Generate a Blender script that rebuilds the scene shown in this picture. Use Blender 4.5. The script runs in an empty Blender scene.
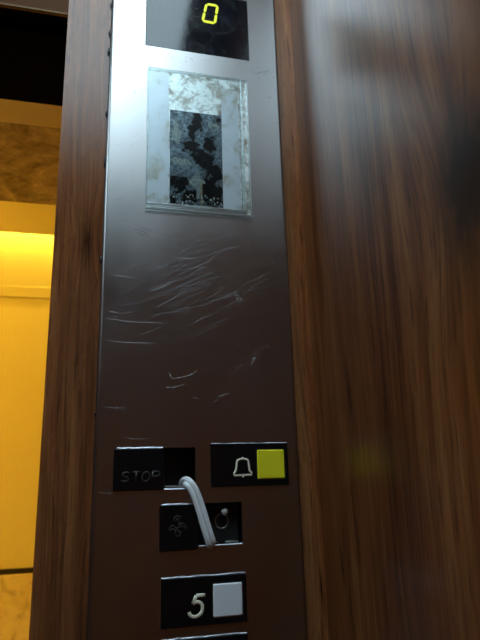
import bpy, bmesh, math, random
from mathutils import Vector, Matrix, noise
random.seed(7)
C = bpy.context.scene.collection
PI = math.pi

# ------------------------------------------------------------------ camera
HZ = 1.5                     # camera height above the cabin floor
DC = 0.56903                 # camera distance from the face of the steel panel (Y = -.0052)
CR = Vector((0.97020595, -0.24072138, -0.02745223))
CU = Vector((-0.03826225, -0.2641179, 0.96373115))
CF = Vector((0.23924132, 0.93396732, 0.2654593))
FPX = 573.568
cam_data = bpy.data.cameras.new('camera'); cam = bpy.data.objects.new('camera', cam_data); C.objects.link(cam)
cam.matrix_world = Matrix(((CR.x, CU.x, -CF.x, 0), (CR.y, CU.y, -CF.y, -DC - .0052), (CR.z, CU.z, -CF.z, HZ), (0, 0, 0, 1)))
cam_data.sensor_fit = 'VERTICAL'; cam_data.sensor_height = 36; cam_data.lens = FPX / 640 * 36
cam_data.clip_start = 0.01
cam_data.dof.use_dof = True; cam_data.dof.focus_distance = 0.60; cam_data.dof.aperture_fstop = 11
bpy.context.scene.camera = cam

def on(px, py):
    """metres (x, z) on the front wall plane of a mark measured in the photograph; z from camera height"""
    d = CF * FPX + CR * (px - 240) + CU * (320 - py)
    return d.x / d.y * DC, d.z / d.y * DC

# ------------------------------------------------------------------ node helpers
class N:
    def __init__(s, name):
        s.m = bpy.data.materials.new(name); s.m.use_nodes = True
        s.t = s.m.node_tree; s.b = s.t.nodes['Principled BSDF']; s.out = s.t.nodes['Material Output']
    def n(s, typ, **kw):
        n = s.t.nodes.new(typ)
        for k, v in kw.items():
            if k.startswith('i_'): n.inputs[k[2:].replace('_', ' ')].default_value = v
            else: setattr(n, k, v)
        return n
    def l(s, a, b): s.t.links.new(a, b)
    def set(s, **kw):
        for k, v in kw.items():
            s.b.inputs[k.replace('_', ' ')].default_value = v
        return s
    def math(s, op, a, b=None, c=None, clamp=False):
        n = s.n('ShaderNodeMath', operation=op); n.use_clamp = clamp
        for i, v in enumerate((a, b, c)):
            if v is None: continue
            if hasattr(v, 'links'): s.l(v, n.inputs[i])
            else: n.inputs[i].default_value = v
        return n.outputs[0]
    def pos(s):
        g = s.n('ShaderNodeNewGeometry'); x = s.n('ShaderNodeSeparateXYZ'); s.l(g.outputs['Position'], x.inputs[0])
        return x.outputs
    def vec(s, x, y, z):
        c = s.n('ShaderNodeCombineXYZ')
        for i, v in enumerate((x, y, z)):
            if hasattr(v, 'links'): s.l(v, c.inputs[i])
            else: c.inputs[i].default_value = v
        return c.outputs[0]
    def noise(s, v, scale=1, detail=4, rough=.55, dist=0):
        n = s.n('ShaderNodeTexNoise'); n.inputs['Scale'].default_value = scale; n.inputs['Detail'].default_value = detail
        n.inputs['Roughness'].default_value = rough; n.inputs['Distortion'].default_value = dist
        s.l(v, n.inputs['Vector']); return n.outputs['Fac']
    def ramp(s, f, stops, interp='LINEAR'):
        r = s.n('ShaderNodeValToRGB'); r.color_ramp.interpolation = interp
        e = r.color_ramp.elements
        while len(e) < len(stops): e.new(.5)
        for k, (p, c) in zip(e, stops):
            k.position = p; k.color = (*c, 1) if len(c) == 3 else c
        s.l(f, r.inputs[0]); return r.outputs[0]
    def mix(s, f, a, b, mode='MIX'):
        n = s.n('ShaderNodeMix', data_type='RGBA', blend_type=mode)
        for i, v in ((0, f), (6, a), (7, b)):
            if hasattr(v, 'links'): s.l(v, n.inputs[i])
            elif i == 0: n.inputs[0].default_value = v
            else: n.inputs[i].default_value = (*v, 1)
        return n.outputs[2]
    def bump(s, h, strength, dist=.001):
        b = s.n('ShaderNodeBump'); b.inputs['Strength'].default_value = strength; b.inputs['Distance'].default_value = dist
        s.l(h, b.inputs['Height']); s.l(b.outputs[0], s.b.inputs['Normal'])

def lacquer(m, col, rough, ior, normal=None, gloss=(1, 1, 1)):
    """diffuse body under a clear coat"""
    d = m.n('ShaderNodeBsdfDiffuse'); g = m.n('ShaderNodeBsdfGlossy', distribution='BECKMANN'); f = m.n('ShaderNodeFresnel'); f.inputs[0].default_value = ior
    x = m.n('ShaderNodeMixShader'); g.inputs['Color'].default_value = (*gloss, 1)
    m.l(col, d.inputs['Color']) if hasattr(col, 'links') else setattr(d.inputs['Color'], 'default_value', (*col, 1))
    m.l(rough, g.inputs['Roughness']) if hasattr(rough, 'links') else setattr(g.inputs['Roughness'], 'default_value', rough)
    if normal:
        m.l(normal, d.inputs['Normal']); m.l(normal, g.inputs['Normal'])
    m.l(f.outputs[0], x.inputs[0]); m.l(d.outputs[0], x.inputs[1]); m.l(g.outputs[0], x.inputs[2]); m.l(x.outputs[0], m.out.inputs[0])
    return m.m
def bumpn(m, h, strength, dist):
    b = m.n('ShaderNodeBump'); b.inputs['Strength'].default_value = strength; b.inputs['Distance'].default_value = dist
    m.l(h, b.inputs['Height']); return b.outputs[0]
def plain(name, col, rough=.5, metal=0, **kw):
    m = N(name); m.set(Base_Color=(*col, 1), Roughness=rough, Metallic=metal, **kw)
    # a little surface variation so nothing is perfectly uniform
    g = m.n('ShaderNodeNewGeometry')
    f = m.noise(g.outputs['Position'], 90, 3)
    m.l(m.math('MULTIPLY_ADD', f, .16, rough - .08, clamp=True), m.b.inputs['Roughness'])
    return m.m

# walnut veneer: axis = which world axis runs across the grain; knots = (u, z, radius_u, radius_z, strength)
def wood(name, axis, knots=(), lean=0.0, rough=.27, ior=1.55, seed=0.0, tint=1.0, pale=(), streaks=()):
    m = N(name); p = m.pos(); u = p[axis]; z = p[2]
    u = m.math('MULTIPLY_ADD', z, lean, u)
    u = m.math('ADD', u, seed)
    # knots push the grain aside
    km = None
    for (ku, kz, ru, rz, st) in knots:
        du = m.math('DIVIDE', m.math('SUBTRACT', p[axis], ku), ru)
        dz = m.math('DIVIDE', m.math('SUBTRACT', z, kz), rz)
        r2 = m.math('ADD', m.math('MULTIPLY', du, du), m.math('MULTIPLY', dz, dz))
        g = m.math('EXPONENT', m.math('MULTIPLY', r2, -1.0))
        u = m.math('ADD', u, m.math('MULTIPLY', m.math('MULTIPLY', du, g), ru * .9))
        core = m.math('MULTIPLY', m.math('EXPONENT', m.math('MULTIPLY', r2, -2.2)), st)
        km = core if km is None else m.math('ADD', km, core)
    slow = m.noise(m.vec(m.math('MULTIPLY', u, 9), 0.3, m.math('MULTIPLY', z, 1.3)), 1, 3)
    uw = m.math('ADD', u, m.math('MULTIPLY', slow, .05))
    rings = m.noise(m.vec(m.math('MULTIPLY', uw, 62), 1.7, m.math('MULTIPLY', z, 1.6)), 1, 5, .6)
    band = m.noise(m.vec(m.math('MULTIPLY', uw, 17), 5.1, m.math('MULTIPLY', z, 1.0)), 1, 2, .5)
    fib = m.noise(m.vec(m.math('MULTIPLY', uw, 300), 2.2, m.math('MULTIPLY', z, 7)), 1, 5, .75)
    pore = m.noise(m.vec(m.math('MULTIPLY', uw, 520), 9.2, m.math('MULTIPLY', z, 22)), 1, 2, .5)
    w = m.math('ADD', m.math('MULTIPLY', rings, .55), m.math('MULTIPLY', band, .35))
    w = m.math('ADD', w, m.math('MULTIPLY', fib, .62))
    w = m.math('MULTIPLY_ADD', w, 1.02, -.245)
    col = m.ramp(w, [(.36, (.080, .027, .011)), (.46, (.170, .063, .023)), (.55, (.260, .105, .037)), (.65, (.36, .170, .060)), (.76, (.47, .26, .10))])
    col = m.mix(m.math('MULTIPLY', m.ramp(pore, [(.32, (1, 1, 1)), (.44, (0, 0, 0))]), .6), col, (.030, .013, .006))
    for (pu, w_, a, c) in pale:      # veneer leaves of another tone
        d = m.math('DIVIDE', m.math('SUBTRACT', p[axis], pu), w_)
        f = m.math('MULTIPLY', m.math('EXPONENT', m.math('MULTIPLY', m.math('MULTIPLY', d, d), -1)), a)
        col = m.mix(f, col, c)
    for (su, sz, ru, rz, st) in streaks:
        du = m.math('DIVIDE', m.math('SUBTRACT', p[axis], su), ru)
        dz = m.math('DIVIDE', m.math('SUBTRACT', z, sz), rz)
        r2 = m.math('ADD', m.math('MULTIPLY', du, du), m.math('MULTIPLY', dz, dz))
        f = m.math('MULTIPLY', m.math('EXPONENT', m.math('MULTIPLY', r2, -1)), st, clamp=True)
        col = m.mix(f, col, (.016, .007, .004))
    if km is not None:
        kn = m.noise(m.vec(m.math('MULTIPLY', u, 70), 3, m.math('MULTIPLY', z, 40)), 1, 4)
        f = m.math('MULTIPLY', km, m.math('MULTIPLY_ADD', kn, 1.4, .1), clamp=True)
        col = m.mix(f, col, (.018, .009, .007))
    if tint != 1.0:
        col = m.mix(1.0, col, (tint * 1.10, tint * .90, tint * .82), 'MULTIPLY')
    rn = m.noise(m.vec(m.math('MULTIPLY', u, 30), 7, m.math('MULTIPLY', z, 12)), 1, 3)
    return lacquer(m, col, m.math('MULTIPLY_ADD', rn, .10, rough - .05), ior,
                   bumpn(m, m.math('ADD', fib, m.math('MULTIPLY', pore, .5)), .10, .0004))

M = {}
M['wood_front'] = wood('walnut_front', 0, knots=[(-.0155, HZ + .243, .010, .045, .9)],
                       seed=.31, rough=.27, ior=1.41, tint=.86,
                       pale=[(.208, .008, .45, (.27, .16, .075)), (-.020, .03, .25, (.20, .12, .066))],
                       streaks=[(.2215, HZ - .105, .0012, .016, .9)], lean=.01)
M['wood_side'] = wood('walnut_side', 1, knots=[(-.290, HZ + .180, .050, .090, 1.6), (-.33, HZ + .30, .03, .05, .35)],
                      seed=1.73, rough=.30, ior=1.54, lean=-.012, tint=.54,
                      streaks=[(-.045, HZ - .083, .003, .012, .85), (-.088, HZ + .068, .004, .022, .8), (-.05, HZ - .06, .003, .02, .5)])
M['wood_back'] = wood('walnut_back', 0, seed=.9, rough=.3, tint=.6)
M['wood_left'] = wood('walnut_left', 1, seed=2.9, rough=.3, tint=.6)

def steel(name, base=(.41, .405, .405), rough=.37):
    m = N(name); p = m.pos()
    br = m.noise(m.vec(m.math('MULTIPLY', p[0], 1400), 0, m.math('MULTIPLY', p[2], 18)), 1, 3, .7)
    cl = m.noise(m.vec(m.math('MULTIPLY', p[0], 14), 3, m.math('MULTIPLY', p[2], 9)), 1, 5, .6)
    sp = m.noise(m.vec(m.math('MULTIPLY', p[0], 60), 8, m.math('MULTIPLY', p[2], 60)), 1, 4, .65)
    r = m.math('MULTIPLY_ADD', br, .07, rough - .11)
    r = m.math('MULTIPLY_ADD', cl, .16, r)
    spots = m.ramp(sp, [(.66, (0, 0, 0)), (.74, (1, 1, 1))])
    col = m.mix(m.math('MULTIPLY', spots, .30), base, tuple(c * .6 for c in base))
    g = m.n('ShaderNodeBsdfGlossy', distribution='BECKMANN'); m.l(col, g.inputs['Color']); m.l(r, g.inputs['Roughness'])
    m.l(bumpn(m, br, .05, .0002), g.inputs['Normal'])
    # a thin matt haze of handling marks over the metal
    d = m.n('ShaderNodeBsdfDiffuse'); d.inputs['Color'].default_value = (.30, .28, .30, 1); x = m.n('ShaderNodeMixShader')
    m.l(m.math('MULTIPLY_ADD', cl, .10, .0), x.inputs[0]); m.l(g.outputs[0], x.inputs[1]); m.l(d.outputs[0], x.inputs[2]); m.l(x.outputs[0], m.out.inputs[0])
    return m.m
M['steel'] = steel('brushed_steel')
M['scratch'] = N('scratched_steel').set(Base_Color=(.88, .88, .90, 1), Roughness=.5, Metallic=0, Alpha=.58).m
M['faint'] = N('fine_scuffs').set(Base_Color=(.80, .82, .90, 1), Roughness=.5, Metallic=0, Alpha=.30).m
M['dirt'] = N('dark_scratch').set(Base_Color=(.05, .05, .055, 1), Roughness=.6, Alpha=.55).m
M['black'] = lacquer(N('black_plastic'), (.006, .006, .008), .35, 1.4)
M['black_emboss'] = plain('black_embossed_plastic', (.035, .034, .034), .30)
M['cavity'] = plain('dark_recess', (.010, .010, .011), .6)
M['yellow_cap'] = plain('yellow_plastic', (.93, .88, .022), .38)
M['white_cap'] = plain('white_translucent_plastic', (.88, .93, 1.0), .42)
M['ivory'] = plain('ivory_print', (.96, .92, .72), .5)
M['burr'] = plain('bare_metal_edge', (.60, .64, .70), .38, .7)
M['ball'] = plain('white_metal_ball', (.75, .76, .78), .25, .4)
M['dark_metal'] = plain('dark_metal', (.30, .30, .31), .35, .8)
M['zinc'] = plain('zinc_plate', (.35, .37, .36), .4, .8)
M['cable'] = plain('white_cable_sheath', (.90, .94, .98), .42)
M['sealant'] = plain('black_sealant', (.006, .006, .008), .6)
M['shadow_gap'] = plain('shadow_gap_black', (.012, .011, .011), .6)  # near-black colour standing in for the shade in narrow gaps

def glass_display():
    m = N('smoked_display_glass'); g = m.n('ShaderNodeNewGeometry')
    sm = m.noise(g.outputs['Position'], 38, 6, .65, 1.2)
    st = m.noise(g.outputs['Position'], 160, 4, .6)
    smear = m.ramp(sm, [(.46, (0, 0, 0)), (.60, (1, 1, 1))])
    m.l(m.mix(m.math('MULTIPLY', smear, .30), (.006, .008, .012), (.045, .05, .058)), m.b.inputs['Base Color'])
    m.l(m.math('MULTIPLY_ADD', sm, .22, .0), m.b.inputs['Roughness'])
    m.set(IOR=1.5)
    m.bump(st, .02, .0003)
    return m.m
M['display'] = glass_display()
def emit(name, col, s):
    m = N(name); m.set(Base_Color=(0.02, .02, .02, 1), Emission_Color=(*col, 1), Emission_Strength=s); return m.m
M['led_digit'] = emit('lit_yellow_segment', (.62, .72, .0), 1.25)
M['cabin_lamp'] = emit('cool_white_diffuser', (.66, .88, 1.0), 7.0)
M['hall_lamp'] = emit('amber_lamp', (1.0, .54, .036), 92)
M['hall_cove'] = emit('amber_strip', (1.0, .62, .06), 34)

def residue():
    m = N('glue_residue_backing'); g = m.n('ShaderNodeNewGeometry')
    a = m.noise(g.outputs['Position'], 45, 6, .65, .6); b = m.noise(g.outputs['Position'], 110, 5, .6, 1.0)
    c1 = m.ramp(a, [(.38, (.26, .23, .18)), (.46, (.48, .47, .43)), (.54, (.80, .86, .85)), (.66, (.92, .97, .97))])
    c = m.mix(m.math('MULTIPLY', m.ramp(b, [(.52, (0, 0, 0)), (.60, (1, 1, 1))]), .5), c1, (.18, .16, .13))
    m.l(c, m.b.inputs['Base Color']); m.set(Roughness=.40, Metallic=.55)
    m.bump(a, .5, .001)
    return m.m
M['residue'] = residue()
def paper():
    m = N('aged_paper'); g = m.n('ShaderNodeNewGeometry')
    a = m.noise(g.outputs['Position'], 30, 6, .6, .8); b = m.noise(g.outputs['Position'], 90, 4)
    c = m.ramp(a, [(.33, (.34, .31, .23)), (.41, (.50, .51, .48)), (.48, (.60, .65, .70)), (.7, (.66, .72, .78))])
    m.l(c, m.b.inputs['Base Color']); m.set(Roughness=.42, Metallic=.45); m.bump(b, .3, .0006)
    return m.m
M['paper'] = paper()
def vcol(name):
    m = N(name); a = m.n('ShaderNodeVertexColor', layer_name='Col'); m.l(a.outputs[0], m.b.inputs['Base Color'])
    m.set(Roughness=.42, Metallic=.8, Specular_IOR_Level=.15); return m.m
M['sticker'] = vcol('torn_print')
def acrylic(name, tint=(.96, .98, .98), gl=.0, rough=.25):
    m = N(name); nt = m.t
    tr = m.n('ShaderNodeBsdfTransparent'); tr.inputs[0].default_value = (*tint, 1)
    g = m.n('ShaderNodeBsdfGlossy'); g.inputs['Color'].default_value = (.9, .95, .97, 1); g.inputs['Roughness'].default_value = rough
    fr = m.n('ShaderNodeFresnel'); fr.inputs[0].default_value = 1.49
    mx = m.n('ShaderNodeMixShader'); m.l(m.math('MULTIPLY_ADD', fr.outputs[0], .18, gl, clamp=True), mx.inputs[0])
    m.l(tr.outputs[0], mx.inputs[1]); m.l(g.outputs[0], mx.inputs[2]); m.l(mx.outputs[0], m.out.inputs[0])
    return m.m
M['acrylic'] = acrylic('clear_acrylic')
M['acrylic_edge'] = acrylic('clear_acrylic_edge', (.92, .97, .96), .22, .3)

def marble(name, cols, scale=9, rough=.3):
    m = N(name); g = m.n('ShaderNodeNewGeometry')
    a = m.noise(g.outputs['Position'], scale, 8, .65, 1.4); b = m.noise(g.outputs['Position'], scale * 4.3, 6, .6, .8)
    f = m.math('ADD', m.math('MULTIPLY', a, .7), m.math('MULTIPLY', b, .3))
    m.l(m.ramp(f, [(.36, cols[0]), (.5, cols[1]), (.66, cols[2])]), m.b.inputs['Base Color'])
    m.set(Roughness=rough); return m.m
M['marble'] = marble('brown_marble', [(.13, .08, .04), (.42, .31, .19), (.75, .62, .42)], 14)
M['dado'] = marble('cream_stone', [(.55, .46, .34), (.82, .72, .56), (.88, .80, .64)], 7)
M['floor_hall'] = marble('pale_floor_stone', [(.5, .46, .38), (.68, .62, .52), (.75, .70, .6)], 4)
M['floor_cabin'] = marble('dark_floor_stone', [(.03, .03, .03), (.06, .055, .05), (.12, .11, .10)], 18)
def plaster(name, col):
    m = N(name); g = m.n('ShaderNodeNewGeometry')
    a = m.noise(g.outputs['Position'], 3, 5); b = m.noise(g.outputs['Position'], 200, 3)
    m.l(m.mix(a, tuple(c * .94 for c in col), col), m.b.inputs['Base Color']); m.set(Roughness=.8); m.bump(b, .1, .0006)
    return m.m
M['plaster'] = plaster('cream_painted_plaster', (.80, .74, .50))
M['ceiling'] = plaster('white_ceiling_panel', (.55, .56, .56))
M['frame_tan'] = plain('tan_painted_metal', (.85, .72, .46), .4)
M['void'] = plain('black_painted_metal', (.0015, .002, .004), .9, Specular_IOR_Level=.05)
M['header'] = lacquer(N('dark_brown_laminate'), (.10, .045, .022), .5, 1.08)
M['trim_wood'] = lacquer(N('pale_edge_band'), (.22, .15, .085), .5, 1.08)

# ------------------------------------------------------------------ mesh helpers
def mesh(name, bm, mats, parent=None, smooth=False, loc=None):
    me = bpy.data.meshes.new(name); bm.normal_update(); bm.to_mesh(me); bm.free()
    if not isinstance(mats, (list, tuple)): mats = [mats]
    for k in mats: me.materials.append(M[k])
    if smooth:
        for p in me.polygons: p.use_smooth = True
    o = bpy.data.objects.new(name, me); C.objects.link(o)
    if parent is not None: o.parent = parent
    return o
def box(bm, x0, x1, y0, y1, z0, z1, bev=0, mi=0, seg=2):
    vs = [bm.verts.new((x, y, z)) for z in (z0, z1) for y in (y0, y1) for x in (x0, x1)]
    fs = [bm.faces.new([vs[i] for i in q]) for q in ((0, 2, 3, 1), (4, 5, 7, 6), (0, 1, 5, 4), (2, 6, 7, 3), (0, 4, 6, 2), (1, 3, 7, 5))]
    for f in fs: f.material_index = mi
    if bev:
        es = list({e for f in fs for e in f.edges})
        r = bmesh.ops.bevel(bm, geom=es, offset=bev, segments=seg, affect='EDGES', profile=.5)
        for f in r['faces']: f.material_index = mi
    return bm
def B(*a, **k): return box(bmesh.new(), *a, **k)
def tube(bm, pts, r, sides=8, flat=1.0, closed=False, caps=True, mi=0):
    """swept tube through 3D pts; flat scales the section along Y"""
    pts = [Vector(p) for p in pts]; n = len(pts); rings = []
    for i, p in enumerate(pts):
        if closed: t = (pts[(i + 1) % n] - pts[i - 1]).normalized()
        else: t = (pts[min(i + 1, n - 1)] - pts[max(i - 1, 0)]).normalized()
        up = Vector((0, -1, 0))
        s = t.cross(up)
        if s.length < .05: s = t.cross(Vector((0, 0, 1)))
        s.normalize(); nn = s.cross(t).normalized()
        rr = r(i / (n - 1)) if callable(r) else r
        rings.append([bm.verts.new(p + s * rr * math.cos(a) + nn * rr * flat * math.sin(a)) for a in [2 * PI * k / sides for k in range(sides)]])
    for i in range(n if closed else n - 1):
        a, b = rings[i], rings[(i + 1) % n]
        for k in range(sides):
            f = bm.faces.new((a[k], a[(k + 1) % sides], b[(k + 1) % sides], b[k])); f.material_index = mi; f.smooth = True
    if caps and not closed:
        bm.faces.new(rings[0][::-1]); bm.faces.new(rings[-1])
    return bm
def curve(pts, n=8):
    """Catmull-Rom through pts"""
    pts = [Vector(p) for p in pts]; out = []
    for i in range(len(pts) - 1):
        p0 = pts[max(i - 1, 0)]; p1 = pts[i]; p2 = pts[i + 1]; p3 = pts[min(i + 2, len(pts) - 1)]
        for k in range(n):
            t = k / n
            out.append(.5 * ((2 * p1) + (-p0 + p2) * t + (2 * p0 - 5 * p1 + 4 * p2 - p3) * t * t + (-p0 + 3 * p1 - 3 * p2 + p3) * t ** 3))
    out.append(pts[-1]); return out
def ribbon(bm, pts, w, y, mi):
    """thin flat mark lying on the faceplate, given as (x, z) in metres from camera height; tapers to its ends"""
    n = len(pts); prev = None
    for i, (x, z) in enumerate(pts):
        a = Vector(pts[max(i - 1, 0)]); b = Vector(pts[min(i + 1, n - 1)]); t = (b - a)
        if t.length == 0: t = Vector((1, 0))
        t.normalize(); s = Vector((-t.y, t.x)) * w * .5 * (.25 + .75 * math.sin(PI * (i + .3) / (n - .4)))
        v = (bm.verts.new((x + s.x, y, HZ + z + s.y)), bm.verts.new((x - s.x, y, HZ + z - s.y)))
        if prev:
            f = bm.faces.new((prev[0], prev[1], v[1], v[0])); f.material_index = mi
        prev = v
def empty(name, loc, label=None, cat=None, group=None):
    o = bpy.data.objects.new(name, None); C.objects.link(o); o.location = loc; o.empty_display_size = .02
    if label: o['label'] = label
    if cat: o['category'] = cat
    if group: o['group'] = group
    return o
def struct(name, bm, mats, label=None):
    o = mesh(name, bm, mats); o['kind'] = 'structure'
    if label: o['label'] = label
    return o
def keep(o, parent):
    """parent without moving"""
    o.parent = parent
    bpy.context.view_layer.update()
    o.matrix_parent_inverse = parent.matrix_world.inverted()
    return o

# ------------------------------------------------------------------ the cabin
XW = .2262                     # right wall
PL, PR = .0012, .2034          # control panel edges
PZ0, PZ1 = HZ - .56, HZ + .66
JL = -.0476                    # free edge of the return panel beside the door opening
CL, CB, CH = -1.05, -1.36, HZ + .86
HD = HZ + .5215                 # underside of the door header
bm = bmesh.new()
box(bm, JL, PL + .006, 0, .028, 0, CH)                     # strip left of the control panel
box(bm, PR - .006, XW, 0, .028, 0, CH)                     # strip right of it
box(bm, PL + .006, PR - .006, 0, .028, 0, PZ0 + .006)
box(bm, PL + .006, PR - .006, 0, .028, PZ1 - .006, CH)
box(bm, CL, -.86, 0, .028, 0, HD + .002)
struct('wall_front', bm, 'wood_front', 'walnut veneer return wall around the steel control panel')
struct('trim_8', B(CL, JL - .0002, 0, .004, HD + .002, CH), 'header', 'dark brown header above the lift doorway')
struct('trim_1', B(-.86, JL - .0002, -.0006, .0042, HD, HD + .002), 'trim_wood', 'pale edge band under the wooden door header')
struct('wall_right', B(XW, XW + .02, CB, .028, 0, CH), 'wood_side', 'glossy walnut veneer side wall with a dark knot')
struct('wall_left', B(CL - .02, CL, CB, .028, 0, CH), 'wood_left')
struct('wall_back', B(CL, XW, CB - .02, CB, 0, CH), 'wood_back')
struct('floor', B(CL - .02, XW + .02, CB - .02, .03, -.02, 0), 'floor_cabin')
struct('ceiling', B(CL - .02, XW + .02, CB - .02, .03, CH, CH + .02), 'ceiling')

for LX0, LX1, LY0, LY1, lab in ((-.20, .140, -.70, -.10, 'cool white ceiling light panel directly above the control panel'),
                                (-.97, -.62, -.70, -.10, 'cool white ceiling light panel over the far side of the cabin')):
    lamp = empty('ceiling_lamp', ((LX0 + LX1) / 2, -.40, CH - .012), lab, 'lamp')
    keep(mesh('diffuser', B(LX0, LX1, LY0, LY1, CH - .010, CH - .001), 'cabin_lamp'), lamp)
    bm = bmesh.new()
    for q in ((LX0 - .012, LX0, LY0 - .012, LY1 + .012), (LX1, LX1 + .012, LY0 - .012, LY1 + .012), (LX0, LX1, LY0 - .012, LY0), (LX0, LX1, LY1, LY1 + .012)):
        box(bm, *q, CH - .014, CH - .001, bev=.001)
    keep(mesh('frame', bm, 'burr'), lamp)

# ------------------------------------------------------------------ doorway and hall beyond
Y1, Y2 = .166, .483            # landing frame front, end of the marble reveal
zt, zm = HZ + .515, HZ + .515
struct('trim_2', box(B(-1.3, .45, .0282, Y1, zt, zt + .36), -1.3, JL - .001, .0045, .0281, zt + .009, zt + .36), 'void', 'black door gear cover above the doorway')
struct('trim_3', B(-1.3, .45, Y1, Y1 + .056, zm, zt + .3), 'frame_tan', 'tan metal lintel strip above the doorway')
bm = bmesh.new()
box(bm, -1.3, .45, Y1 + .056, Y2, zm, HZ + 1.3)
box(bm, .0, .45, Y1, Y2, 0, zm)
box(bm, -1.3, -.9, Y1, Y2, 0, zm)
box(bm, -2.6, -1.3, Y1, Y2, 0, HZ + 1.3); box(bm, .45, 1.6, Y1, Y2, 0, HZ + 1.3)
struct('wall_landing', bm, 'marble', 'brown mottled marble lintel of the landing doorway')
YF = 2.75 - DC
struct('wall_far', B(-2.6, 1.6, YF, YF + .05, -.02, HZ + 1.32), 'plaster', 'yellow lit far wall of the landing')
struct('wall_hall', B(-2.65, -2.6, Y1, YF + .05, -.02, HZ + 1.32), 'plaster')
struct('wall_side', B(1.6, 1.65, Y1, YF + .05, -.02, HZ + 1.32), 'plaster')
struct('ceiling', B(-2.65, 1.65, Y1, YF + .05, HZ + 1.3, HZ + 1.35), 'plaster')
struct('floor', B(-2.65, 1.65, .0305, YF + .05, -.06, 0), 'floor_hall')
YB = 2.30 - DC
struct('trim_4', B(-2.6, 1.6, YB, YB + .012, HZ + .992, HZ + 1.3), 'plaster', 'yellow lit ceiling bulkhead in front of the glowing wall')
bm = bmesh.new()
box(bm, -2.6, 1.6, YF - .008, YF, HZ + .850, HZ + .905, bev=.003)
struct('trim_5', bm, 'plaster', 'shallow moulding across the yellow wall')
struct('trim_6', B(-2.6, 1.6, YF - .022, YF, 0, HZ - .362, bev=.002), 'dado', 'mottled cream stone dado on the yellow wall')
struct('trim_7', B(-2.6, 1.6, YF - .010, YF, HZ - .3615, HZ - .340), 'shadow_gap', 'dark strip painted in as the shadow gap above the stone dado')  # shade of the gap over the dado, put in as a dark strip

cove = empty('cove_lamp', (-.4, YB + .25, HZ + 1.26), 'warm yellow strip light hidden behind the ceiling bulkhead', 'lamp')
keep(mesh('lamp_tube', B(-2.2, 1.2, YF - .075, YF - .050, HZ + 1.215, HZ + 1.23), 'hall_cove'), cove)
keep(mesh('lamp_housing', B(-2.22, 1.22, YF - .085, YF - .040, HZ + 1.231, HZ + 1.2995), 'burr'), cove)
hl = empty('hall_lamp', (-1.35, .85, HZ + 1.28), 'warm yellow round ceiling light of the landing', 'lamp')
bm = bmesh.new(); bmesh.ops.create_cone(bm, cap_ends=True, segments=40, radius1=.17, radius2=.19, depth=.03, matrix=Matrix.Translation((-1.35, .85, HZ + 1.282)))
keep(mesh('diffuser', bm, 'hall_lamp'), hl)

# ------------------------------------------------------------------ control panel
YP = -.0052                    # front face of the steel
panel = empty('elevator_control_panel', ((PL + PR) / 2, 0, PZ0),
              'tall scratched brushed steel lift control panel on walnut wall, with call buttons and number display', 'control panel')
def part(name, bm, mats, parent=panel, smooth=False, label=None):
    o = mesh(name, bm, mats, None, smooth); keep(o, parent)
    if label: o['label'] = label
    return o

SX0, SXM, SX1, SZ0, SZ1 = .0188, .0667, .0968, -.0086, .0302       # STOP
BX0, BX1, BZ0, BZ1 = .1117, .1918, -.0083, .0337                   # bell
FX0, FXM, FX1, FZ0, FZ1 = .0624, .0990, .1423, -.0640, -.0225      # fan
VX0, VX1, VZ0, VZ1 = .0639, .1447, -.1286, -.0865                  # five
LXa, LXb, LZ0, LZ1 = .0639, .1447, -.1790, -.1375                  # next one
DX0, DX1, DZ0, DZ1 = .0408, .1670, .4914, .5808                    # display
holes = [(SX0, SX1, SZ0, SZ1), (BX0, BX1, BZ0, BZ1), (FX0, FX1, -.0603, FZ1), (VX0, VX1, VZ0, VZ1), (LXa, LXb, LZ0, LZ1), (DX0, DX1, DZ0, DZ1)]
rr = .0034
xs = sorted({round(v, 5) for h in holes for v in h[:2]} | {PL + rr, PR - rr})
zs = sorted({round(v, 5) for h in holes for v in h[2:]} | {PZ0 - HZ, PZ1 - HZ})
bm = bmesh.new(); cache = {}
def V(x, y, z):
    k = (round(x, 6), round(y, 6), round(z, 6))
    if k not in cache: cache[k] = bm.verts.new((x, y, z + HZ))
    return cache[k]
def ishole(x, z): return any(a < x < b and c < z < d for a, b, c, d in holes)
YB_ = YP + .0022
for i in range(len(xs) - 1):
    for j in range(len(zs) - 1):
        xa, xb, za, zb = xs[i], xs[i + 1], zs[j], zs[j + 1]
        if ishole((xa + xb) / 2, (za + zb) / 2): continue
        bm.faces.new((V(xa, YP, za), V(xb, YP, za), V(xb, YP, zb), V(xa, YP, zb)))
        bm.faces.new((V(xa, YB_, za), V(xa, YB_, zb), V(xb, YB_, zb), V(xb, YB_, za)))
        for (dx, dz, e) in ((-1, 0, ((xa, zb), (xa, za))), (1, 0, ((xb, za), (xb, zb))), (0, -1, ((xa, za), (xb, za))), (0, 1, ((xb, zb), (xa, zb)))):
            cx, cz = (xa + xb) / 2 + dx * (xb - xa), (za + zb) / 2 + dz * (zb - za)
            cx = (xs[i + dx] + xs[i + dx + 1]) / 2 if dx and 0 <= i + dx < len(xs) - 1 else cx
            cz = (zs[j + dz] + zs[j + dz + 1]) / 2 if dz and 0 <= j + dz < len(zs) - 1 else cz
            if (dz and not (0 <= j + dz < len(zs) - 1)) or (ishole(cx, cz) and xs[0] < cx < xs[-1]):
                (x1, z1), (x2, z2) = e
                bm.faces.new((V(x2, YP, z2), V(x1, YP, z1), V(x1, YB_, z1), V(x2, YB_, z2)))
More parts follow.
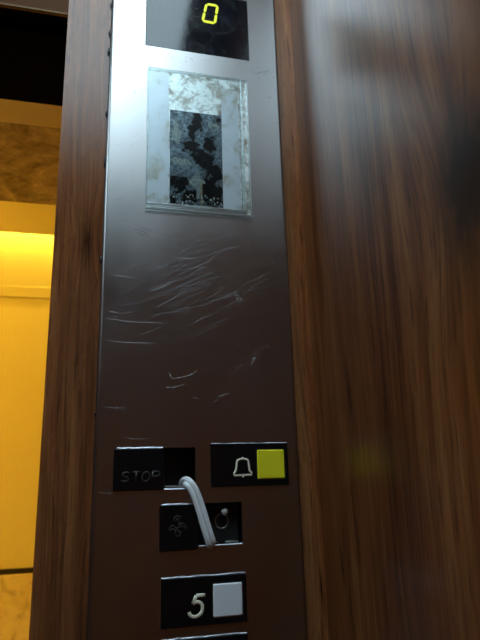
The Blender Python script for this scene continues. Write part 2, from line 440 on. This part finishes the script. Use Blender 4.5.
# rolled long edges
for side in (0, 1):
    x0 = PL + rr if side == 0 else PR - rr; sgn = -1 if side == 0 else 1
    prof = [(x0, YP)] + [(x0 + sgn * rr * math.sin(a), YP + rr * (1 - math.cos(a))) for a in [PI / 2 * k / 6 for k in range(1, 7)]] + [(x0 + sgn * rr, -.0001)]
    for (a, b) in zip(prof[:-1], prof[1:]):
        for j in range(len(zs) - 1):
            q = [V(a[0], a[1], zs[j]), V(b[0], b[1], zs[j]), V(b[0], b[1], zs[j + 1]), V(a[0], a[1], zs[j + 1])]
            if side == 0: q.reverse()
            f = bm.faces.new(q); f.smooth = True
bev = [e for e in bm.edges if e.is_manifold and abs(e.calc_face_angle(0)) > 1.2 and all(abs(v.co.y - YP) < 1e-5 for v in e.verts)]
bmesh.ops.bevel(bm, geom=bev, offset=.0006, segments=2, affect='EDGES')
# ---- wear on the steel: scratches and scuffs
YS = YP - .00005
def P(*pts): return [on(*p) for p in pts]
def smoothp(pts, n=6): return [(v.x, v.y) for v in curve([(a, b, 0) for a, b in pts], n)]
strong = [((109.4, 274.4), (122, 276), (136.5, 278.5)), ((106, 318), (120, 320.5), (137.5, 322), (162.5, 323)), ((108, 311), (119, 313)),
          ((109, 341), (130, 342.5), (154, 343)), ((169, 372), (172, 379)), ((172, 379), (190, 375), (197, 370)), ((164.6, 387), (175, 387), (185, 384)),
          ((218, 396.5), (230, 393)), ((142, 259), (148, 260)), ((130, 142), (145, 133)), ((150, 291), (160, 288), (171, 283)),
          ((177, 258), (186, 258), (194, 259)), ((247, 214), (258, 216)), ((120, 222), (134, 226))]
for s in strong: ribbon(bm, smoothp(P(*s)), .00060, YS, 1)
for s in [((128, 262), (150, 265), (169, 267)), ((152, 290), (185, 272), (225, 254)), ((140, 300), (175, 288), (215, 270)), ((158, 282), (180, 268), (205, 258)),
          ((145, 270), (175, 258), (200, 250)), ((127, 438), (138, 439), (150, 438)), ((100, 407), (126, 408)), ((205, 262), (225, 250), (240, 246))]:
    ribbon(bm, smoothp(P(*s)), .00045, YS, 2)
for k in range(85):
    x = random.gauss(180, 30); y = random.gauss(282, 24); L = random.uniform(3, 20); a = math.radians(random.gauss(-22, 9))
    if not (112 < x < 275 and 232 < y < 350): continue
    ribbon(bm, smoothp(P((x - L * math.cos(a), y - L * math.sin(a)), (x, y + random.uniform(-1.5, 1.5)), (x + L * math.cos(a), y + L * math.sin(a)))), random.uniform(.0002, .0005), YS - .00001 * (k % 5), 2)
for k in range(26):
    x = random.uniform(112, 270); y = random.choice((random.uniform(220, 420), random.uniform(62, 230))); L = random.uniform(2, 10); a = random.uniform(-.5, .3)
    if 140 < x < 258 and y < 222: continue
    if 120 < x < 200 and 225 < y < 232: continue
    ribbon(bm, smoothp(P((x, y), (x + L * math.cos(a), y + L * math.sin(a)))), .0004, YS, random.choice((2, 2, 1)))
for s in [((134, 229), (144, 232), (150, 238)), ((137, 232), (146, 237)), ((140, 227), (152, 231)), ((128, 40), (131, 46)), ((190, 58), (193, 60)), ((270, 70), (262, 73)), ((255, 75), (263, 71)),
          ((133, 90), (136, 95)), ((268, 98), (271, 97)), ((152, 57), (158, 58))]:
    ribbon(bm, smoothp(P(*s)), .0007, YS, 3)
def fleck(cx, cy, rx, ry, n, mi):
    for k in range(n):
        x = random.gauss(cx, rx); y = random.gauss(cy, ry); a = random.uniform(0, PI); L = random.uniform(.6, 2.2)
        ribbon(bm, smoothp(P((x, y), (x + L * math.cos(a), y + L * math.sin(a))), 3), random.uniform(.0003, .0007), YS - .00001 * (k % 4), mi)
fleck(237, 297, 3.0, 2.8, 16, 1); fleck(254.5, 359, 2.6, 3.4, 16, 1); fleck(238, 364, 4, 3, 12, 2); fleck(269, 346, .8, .5, 3, 1)
fleck(119, 407, 4, 2, 8, 2); fleck(135, 438, 8, 1, 10, 2); fleck(104.5, 493, 3, .6, 8, 1); fleck(104, 461, 2, .5, 4, 2); fleck(160, 568, 4, 1, 5, 2)
fleck(262, 74, 6, 3, 18, 3); fleck(190, 57, 14, 3, 14, 3); fleck(132, 35, 2, 12, 10, 3); fleck(125, 150, 8, 30, 10, 3)
part('faceplate', bm, ['steel', 'scratch', 'faint', 'dirt'], label='scratched brushed steel faceplate with rolled edges')

# dark strips painting in the shadow gap along both long edges, and back box behind the cutouts
part('shadow_strip', box(B(PR - .002, PR + .0007, -.0018, -.0001, PZ0, PZ1), PL - .0007, PL + .002, -.0018, -.0001, PZ0, PZ1), 'shadow_gap')
bm = bmesh.new()
for (a, b, c, d) in ((SX0 - .002, SX1 + .002, SZ0 - .002, SZ1 + .002), (FX0 - .002, FX1 + .002, FZ0 - .002, FZ1 + .002)):
    yb = .020
    box(bm, a, b, yb - .001, yb, HZ + c, HZ + d); box(bm, a - .001, a, YB_, yb, HZ + c, HZ + d); box(bm, b, b + .001, YB_, yb, HZ + c, HZ + d)
    box(bm, a, b, YB_, yb, HZ + c - .001, HZ + c); box(bm, a, b, YB_, yb, HZ + d, HZ + d + .001)
part('back_box', bm, 'cavity')

# sealant crumbs along the left edge
for (x, y, h, w) in ((112.5, 3, 4, 1.6), (110.6, 31, 5, 1.8), (109.6, 49, 5, 2.2), (107.4, 112, 3.5, 2), (105.0, 160, 7, 1.6), (101.4, 258, 4, 2), (95.0, 413, 1.5, 1.2)):
    cx, cz = on(x, y); bm = bmesh.new()
    bmesh.ops.create_icosphere(bm, subdivisions=3, radius=1)
    for v in bm.verts:
        n_ = 1 + .55 * noise.noise(v.co * 2.3 + Vector((x, y, 0)))
        v.co = Vector((PL - .0006 + v.co.x * w * .001 * n_, -.0012 + v.co.y * .0012 * n_, HZ + cz + v.co.z * h * .001 * n_))
    part('sealant_crumb', bm, 'sealant', smooth=True)

# display
disp = part('floor_display', B(DX0 + .0004, DX1 - .0004, YP + .0006, .012, HZ + DZ0 + .0004, HZ + DZ1 - .0004, bev=.0003), 'display', label='dark glass floor number display showing a lit yellow 0')
A_, B2, C2, D2 = [Vector(on(*p)) for p in ((206.6, 3.8), (217.6, 5.6), (214.9, 23.0), (202.6, 20.6))]
def seg(bm, a, b, w, g):
    d = (b - a); L = d.length; d.normalize(); a = a + d * g; b = b - d * g; s = Vector((-d.y, d.x)) * w / 2
    pts = [a, a + d * w / 2 + s, b - d * w / 2 + s, b, b - d * w / 2 - s, a + d * w / 2 - s]
    lo = [bm.verts.new((p.x, YP + .0001, HZ + p.y)) for p in pts]; hi = [bm.verts.new((p.x, YP + .0007, HZ + p.y)) for p in pts]
    bm.faces.new(lo); bm.faces.new(hi[::-1])
    for k in range(6): bm.faces.new((lo[k], hi[k], hi[(k + 1) % 6], lo[(k + 1) % 6]))
bm = bmesh.new(); w = .0033; mL = (A_ + D2) / 2; mR = (B2 + C2) / 2
for a, b in ((A_, B2), (B2, mR), (mR, C2), (C2, D2), (D2, mL), (mL, A_)): seg(bm, a, b, w, .0003)
bmesh.ops.recalc_face_normals(bm, faces=bm.faces)
part('lit_digit', bm, 'led_digit', disp, label='lit yellow seven-segment 0')

def burr(x0, x1, z, parent, amp=.0009, base=.0003):
    """ragged bright lip of cut metal above a button block"""
    bm = bmesh.new(); n = 46; lo = []; hi = []
    for k in range(n):
        t = k / (n - 1); x = x0 + (x1 - x0) * t
        h = base + amp * max(0, .35 + noise.noise(Vector((x * 120, z * 31, 0))) + .5 * noise.noise(Vector((x * 420, z * 77, 3))))
        s = noise.noise(Vector((x * 90, 5, z * 50))) * .0003
        lo.append((x, z + s - .0002)); hi.append((x, z + s + h))
    F = []; Bk = []
    for (a, b) in zip(lo, hi):
        F.append((bm.verts.new((a[0], YP - .0007, HZ + a[1])), bm.verts.new((b[0], YP - .0002, HZ + b[1]))))
        Bk.append((bm.verts.new((a[0], YP - .0001, HZ + a[1])), bm.verts.new((b[0], YP - .0001, HZ + b[1]))))
    for k in range(n - 1):
        bm.faces.new((F[k][0], F[k + 1][0], F[k + 1][1], F[k][1])); bm.faces.new((Bk[k][0], Bk[k][1], Bk[k + 1][1], Bk[k + 1][0]))
        bm.faces.new((F[k][1], F[k + 1][1], Bk[k + 1][1], Bk[k][1])); bm.faces.new((F[k][0], Bk[k][0], Bk[k + 1][0], F[k + 1][0]))
    o = mesh('metal_lip', bm, 'burr'); keep(o, parent); return o

def block(name, x0, x1, z0, z1, label, front=YP - .0016, depth=.010, window=None):
    g = .0003; bm = bmesh.new()
    box(bm, x0 + g, x1 - g, front, depth, HZ + z0 + g, HZ + z1 - g, bev=.0010, seg=3)
    return part(name, bm, 'black', label=label)
def cap(parent, x0, x1, z0, z1, mat, label, front=YP - .0030):
    # recessed collar + square cap with soft edges and slightly crowned face
    bm = bmesh.new(); box(bm, x0, x1, front, YP + .001, HZ + z0, HZ + z1, bev=.0013, seg=3)
    o = part('button_cap', bm, mat, parent, label=label)
    bm = bmesh.new(); w = .0009
    for q in ((x0 - w, x0 - .0002, z0 - w, z1 + w), (x1 + .0002, x1 + w, z0 - w, z1 + w), (x0 - .0002, x1 + .0002, z0 - w, z0 - .0002), (x0 - .0002, x1 + .0002, z1 + .0002, z1 + w)):
        box(bm, q[0], q[1], YP - .0021, YP - .0010, HZ + q[2], HZ + q[3])
    part('collar', bm, 'black_emboss', parent)
    return o
def strokes(lines, r, y, flat=.35, sides=8):
    bm = bmesh.new()
    for (pts, closed) in lines:
        tube(bm, [(x, y, HZ + z) for x, z in pts], r, sides, flat, closed)
    return bm

# --- STOP block (cap missing)
b = block('stop_button', SX0, SXM, SZ0 - .0006, SZ1, 'black button block embossed STOP, its cap missing')
burr(SX0 + .003, SXM - .002, SZ1 + .0002, b, .0013)
burr(SX0 + .077 - .030, SX1 - .0005, SZ0 + .0001, b, .0003, .0005)
letters = []
def L(x, pts, closed=False, w=.0072, h=.0086, base=-.0005):
    q = [(x + (px + .12 * pz) * w, base + pz * h) for px, pz in pts]
    if len(q) > 2: q = smoothp(q, 4) if not closed else [(v.x, v.y) for v in curve([(a, b_, 0) for a, b_ in q + [q[0]]], 4)][:-1]
    letters.append((q, closed))
L(.0262, [(.95, .85), (.6, 1), (.2, .92), (.08, .72), (.3, .55), (.7, .45), (.9, .25), (.72, .06), (.35, 0), (.02, .15)])
L(.0358, [(.0, 1), (1, 1)]); L(.0358, [(.5, 1), (.5, 0)])
L(.0452, [(.5, 1), (.15, .85), (0, .5), (.15, .15), (.5, 0), (.85, .15), (1, .5), (.85, .85)], True)
L(.0548, [(0, 0), (0, 1)]); L(.0548, [(0, 1), (.65, 1), (.95, .77), (.65, .5), (0, .5)])
part('embossed_lettering', strokes(letters, .0007, YP - .0016, .5), 'black_emboss', b, True, label='raised black letters STOP')

# --- bell block
b = block('alarm_button', BX0, BX1, BZ0, BZ1, 'black button block with pale bell symbol and square yellow cap')
burr(BX0 + .001, BX1 - .001, BZ1 - .0002, b, .0002, .0003)
cap(b, .1588, .1872, -.0016, .0267, 'yellow_cap', 'square yellow cap')
def cz(pts): return [on(200 + x / 4.8, 435 + y / 4.8) for x, y in pts]
bell = cz([(163, 196), (246, 193)])
left = cz([(162, 194), (162, 184), (171, 172), (174, 150), (175, 134), (178, 123), (188, 117), (203, 115)])
right = cz([(203, 115), (218, 116), (228, 121), (231, 132), (233, 150), (236, 170), (246, 181), (247, 191)])
part('bell_symbol', strokes([(left + right[1:] , True), (cz([(202, 114), (202, 106)]), False), (cz([(205, 195), (205, 205)]), False)], .00105, YP - .0016, .35), 'ivory', b, True, label='ivory outline of a bell')

# --- fan block (cap missing)
b = block('fan_button', FX0, FXM, FZ0, FZ1, 'black button block embossed with a fan, its cap missing')
burr(FX0 + .002, FXM - .001, FZ1 + .0001, b, .0007)
def c6(pts): return smoothp([on(150 + x / 4.8, 490 + y / 4.8) for x, y in pts], 5)
lines = [(c6(q), False) for q in ([(88, 190), (96, 176), (110, 171), (122, 182), (135, 176)], [(92, 198), (106, 186), (118, 193), (130, 186)],
         [(135, 172), (148, 160), (163, 163), (178, 184)], [(140, 180), (152, 172), (164, 178), (172, 192)],
         [(113, 150), (117, 132), (132, 124), (149, 132)], [(122, 152), (126, 142), (137, 138), (136, 155), (138, 170)],
         [(119, 196), (122, 212), (133, 223), (144, 212), (147, 198)], [(131, 190), (134, 203), (140, 196)])]
part('embossed_fan', strokes(lines, .00048, YP - .0016, .8), 'black_emboss', b, True, label='raised black fan symbol')
# works of the missing cap
sw = part('switch_works', B(FXM + .002, FX1 - .001, .006, .0185, HZ - .0600, HZ - .0240, bev=.001), 'cavity', label='bare switch mechanism inside the fan cutout')
cx, cz_ = on(221.5, 521.0)
cx, cz_ = cx * 1.02, cz_ * 1.02
part('ring', strokes([([(cx + .0064 * math.cos(2 * PI * k / 36), cz_ + .0070 * math.sin(2 * PI * k / 36)) for k in range(36)], True)], .0009, .0056, .8), 'dark_metal', sw, True)
bm = bmesh.new(); ux, uz = on(226, 512); bmesh.ops.create_uvsphere(bm, u_segments=24, v_segments=16, radius=.0036, matrix=Matrix.Translation((ux, .0012, HZ + uz)))
tube(bm, [(ux, .002, HZ + uz), (ux - .0008, .0065, HZ + uz - .001)], .0012)
part('contact_ball', bm, 'ball', sw, True, label='bright metal ball')
bm = bmesh.new()
for (px, py, rw) in ((213.5, 541.5, .0058), (233, 540.5, .0072)):
    qx, qz = on(px, py)
    bmesh.ops.create_cone(bm, cap_ends=True, segments=28, radius1=rw, radius2=rw * .9, depth=.0012, matrix=Matrix.Translation((qx, .0002, HZ - .0585)) @ Matrix.Scale(.5, 4, (0, 1, 0)))
part('contact_tab', bm, 'zinc', sw)
burr(FXM + .001, FX1 - .0005, -.0606, sw, .0003, .0006)
# stop cutout: zinc shelf glimpsed at the bottom
part('switch_plate', B(SXM + .001, SX1 - .001, .0, .016, HZ - .0080, HZ - .0055, bev=.0004), 'zinc')

# --- five block and the next one down
b = block('floor_button', VX0, VX1, VZ0, VZ1, 'black button block with pale number 5 and square white cap')
burr(VX0 + .001, VX1 - .001, VZ1 + .0001, b, .0010)
cap(b, .1122, .1399, -.1224, -.0940, 'white_cap', 'square milky white cap')
def c5(pts): return [on(150 + x / 4.364, 565 + y / 4.364) for x, y in pts]
part('number_five', strokes([(c5([(240, 130), (222, 131), (200, 132)]), False), (c5([(200, 132), (193, 150), (186, 168)]), False),
     (smoothp(c5([(186, 168), (202, 160), (219, 164), (228, 180), (224, 204), (208, 220), (190, 225), (174, 217), (169, 204)])), False)], .00155, YP - .0016, .25), 'ivory', b, True, label='ivory italic number 5')
b = block('floor_button', LXa, LXb, LZ0, LZ1, 'black button block at the lower edge, only its top showing')
burr(LXa + .001, LXb - .001, LZ1 + .0001, b, .0008)
cap(b, .1122, .1399, -.1724, -.1440, 'white_cap', 'square milky white cap')

# ------------------------------------------------------------------ notice holder
holder = empty('notice_holder', (.104, YP, HZ + .2805), 'clear acrylic notice holder with torn sticker, glued to steel panel below the display', 'notice holder')
HX0, HX1, HZ0, HZ1 = .0445, .1625, .2812, .4592
y0 = YP - .0003
keep(mesh('backing_sheet', B(HX0 + .001, .1520, y0 - .0006, y0, HZ + .2885, HZ + HZ1 - .001), 'residue'), holder)
def torn(x0, x1, z0, z1, y, jag=(0, 0, 0, 0), n=40, th=.0003):
    """sheet with ragged edges (left, right, bottom, top)"""
    bm = bmesh.new(); ring = []
    def j(a, s): return a * (noise.noise(Vector((s * 90, y * 3000, a * 500))) + .5 * noise.noise(Vector((s * 300, 4, y * 900))))
    for k in range(n): t = k / n; z = z0 + (z1 - z0) * t; ring.append((x1 + j(jag[1], z), z))
    for k in range(n): t = k / n; x = x1 + (x0 - x1) * t; ring.append((x, z1 + j(jag[3], x)))
    for k in range(n): t = k / n; z = z1 + (z0 - z1) * t; ring.append((x0 + j(jag[0], z), z))
    for k in range(n): t = k / n; x = x0 + (x1 - x0) * t; ring.append((x, z0 + j(jag[2], x)))
    f = bm.faces.new([bm.verts.new((a, y, HZ + b_)) for a, b_ in ring])
    r = bmesh.ops.extrude_face_region(bm, geom=[f])
    for v in [v for v in r['geom'] if isinstance(v, bmesh.types.BMVert)]: v.co.y += th
    bmesh.ops.recalc_face_normals(bm, faces=bm.faces); return bm
o = mesh('paper_strip', torn(.0458, .0690, .2890, .4560, y0 - .0010, (0, .0012, .0003, .001)), 'paper'); keep(o, holder); o['label'] = 'pale paper strip left of the torn sticker'
o = mesh('paper_strip', torn(.1300, .1505, .2890, .4440, y0 - .0010, (.0003, .0004, .0003, .0015)), 'paper'); keep(o, holder); o['label'] = 'pale paper strip right of the torn sticker'
# torn print: dark base with grey patches where the surface has peeled
bm = bmesh.new(); nx, nz = 90, 170; sx0, sx1, sz0, sz1 = .0700, .1300, .2903, .4078
lay = bm.loops.layers.color.new('Col'); grid = [[bm.verts.new((sx0 + (sx1 - sx0) * i / nx, y0 - .0012, HZ + sz0 + (sz1 - sz0) * j / nz)) for i in range(nx + 1)] for j in range(nz + 1)]
dark = [(222, 247, 26, 36), (200, 300, 16, 42), (190, 352, 34, 26), (275, 350, 24, 44), (240, 395, 46, 30), (262, 430, 28, 40), (302, 462, 26, 40), (272, 540, 34, 72), (150, 515, 30, 36), (196, 570, 44, 30), (118, 590, 18, 22), (316, 232, 12, 12), (112, 510, 8, 20), (310, 560, 20, 40)]
lite = [(216, 505, 34, 34), (300, 255, 26, 18), (130, 300, 20, 60), (160, 425, 36, 18), (120, 420, 16, 22), (225, 555, 14, 40)]
def shade(i, j):
    # crop coordinates of the detail view of the sticker
    cx = 104 + 226 * i / nx; cy = 605 - 400 * j / nz + 10 * (i / nx - .5)
    n1 = noise.fractal(Vector((cx / 26, cy / 26, 1)), 1, 2, 5); n2 = noise.fractal(Vector((cx / 9, cy / 9, 7)), 1, 2, 4)
    d = max(1 - math.hypot((cx - a) / rx, (cy - b_) / ry) for a, b_, rx, ry in dark) + .75 * n1 + .30 * n2
    l = max(1 - math.hypot((cx - a) / rx, (cy - b_) / ry) for a, b_, rx, ry in lite) + .6 * n1
    g = (.34, .39, .42)
    k = 1 + .5 * n2 + .35 * n1
    c = [v * k for v in g]
    if l > .15: c = [.46 + .1 * n2, .50 + .1 * n2, .49 + .1 * n2]
    if d > -.02 and l < .40: c = [.003, .004, .006]
    if abs(cx - 238) < 3 and cy > 500: c = [.55, .50, .34]
    if cy > 560 and n2 > .42: c = [.7, .74, .72]
    return [max(.003, v) for v in c] + [1]
for j in range(nz):
    for i in range(nx):
        f = bm.faces.new((grid[j][i], grid[j][i + 1], grid[j + 1][i + 1], grid[j + 1][i]))
        for lp, (a, b_) in zip(f.loops, ((i, j), (i + 1, j), (i + 1, j + 1), (i, j + 1))):
            c = shade(a, b_); lp[lay] = [min(1, v ** (1 / 2.2)) if False else v for v in c]
r = bmesh.ops.extrude_face_region(bm, geom=list(bm.faces))
for v in [v for v in r['geom'] if isinstance(v, bmesh.types.BMVert)]: v.co.y += .0002
bmesh.ops.recalc_face_normals(bm, faces=bm.faces)
o = mesh('torn_sticker', bm, 'sticker'); keep(o, holder); o['label'] = 'dark sticker with peeled grey patches'
# clear sheet in front, with a thicker folded lip at the bottom and right
keep(mesh('clear_cover', B(HX0, .1560, y0 - .0030, y0 - .0016, HZ + .2872, HZ + HZ1 + .0003, bev=.0003), 'acrylic'), holder)
bm = bmesh.new()
box(bm, HX0 - .0003, HX1, y0 - .0032, y0 - .0002, HZ + .2805, HZ + .2835, bev=.0006)
box(bm, HX0, .1565, y0 - .0040, y0 - .0016, HZ + .2858, HZ + .2884, bev=.0006)
box(bm, .1535, .1555, y0 - .0032, y0 - .0004, HZ + .2884, HZ + HZ1, bev=.0004)
box(bm, .1600, HX1, y0 - .0024, y0 - .0002, HZ + .2835, HZ + HZ1 + .001, bev=.0004)
box(bm, HX0, HX1, y0 - .0032, y0 - .0002, HZ + HZ1, HZ + HZ1 + .0018, bev=.0005)
box(bm, HX0 - .0006, HX0 + .0008, y0 - .0032, y0 - .0002, HZ + .2835, HZ + HZ1, bev=.0004)
keep(mesh('cover_rim', bm, 'acrylic_edge'), holder)
keep(mesh('glue_patch', torn(.1530, .1612, .2845, .4590, y0 - .0003, (.0004, .0012, .001, .001)), 'residue'), holder)

# ------------------------------------------------------------------ white twin cable between the two open cutouts
def pt(px, py, y): x, z = on(px, py); s = (DC + y + .0052) / DC; return Vector((x * s, y, HZ + z * s))
path = [pt(183, 486, .0130), pt(184.5, 482, .0050), pt(188.0, 482.5, -.0070), pt(194.0, 491, -.0096), pt(200.3, 508, -.0100), pt(206.0, 527, -.0096), pt(209.8, 539, -.0088), pt(211.5, 544.5, -.0060), pt(212.3, 544.0, .0040)]
cl = curve(path, 8); bm = bmesh.new()
for sgn in (-1, 1):
    off = []
    for i, p in enumerate(cl):
        t = (cl[min(i + 1, len(cl) - 1)] - cl[max(i - 1, 0)]); t.y = 0
        if t.length < 1e-6: t = Vector((1, 0, -1))
        t.normalize(); s = Vector((-t.z, 0, t.x))
        off.append(p + s * sgn * .00245)
    tube(bm, off, .00250, 14, .8)
o = mesh('twin_cable', bm, 'cable')
o['label'] = 'white twin-core cable looped from the STOP cutout down to the fan cutout'; o['category'] = 'cable'

# ------------------------------------------------------------------ world and view
w = bpy.data.worlds.new('World'); bpy.context.scene.world = w; w.use_nodes = True
w.node_tree.nodes['Background'].inputs[0].default_value = (.02, .02, .025, 1); w.node_tree.nodes['Background'].inputs[1].default_value = .3
vs = bpy.context.scene.view_settings
vs.view_transform = 'Standard'; vs.look = 'None'; vs.gamma = 1; vs.use_curve_mapping = False; vs.exposure = 0
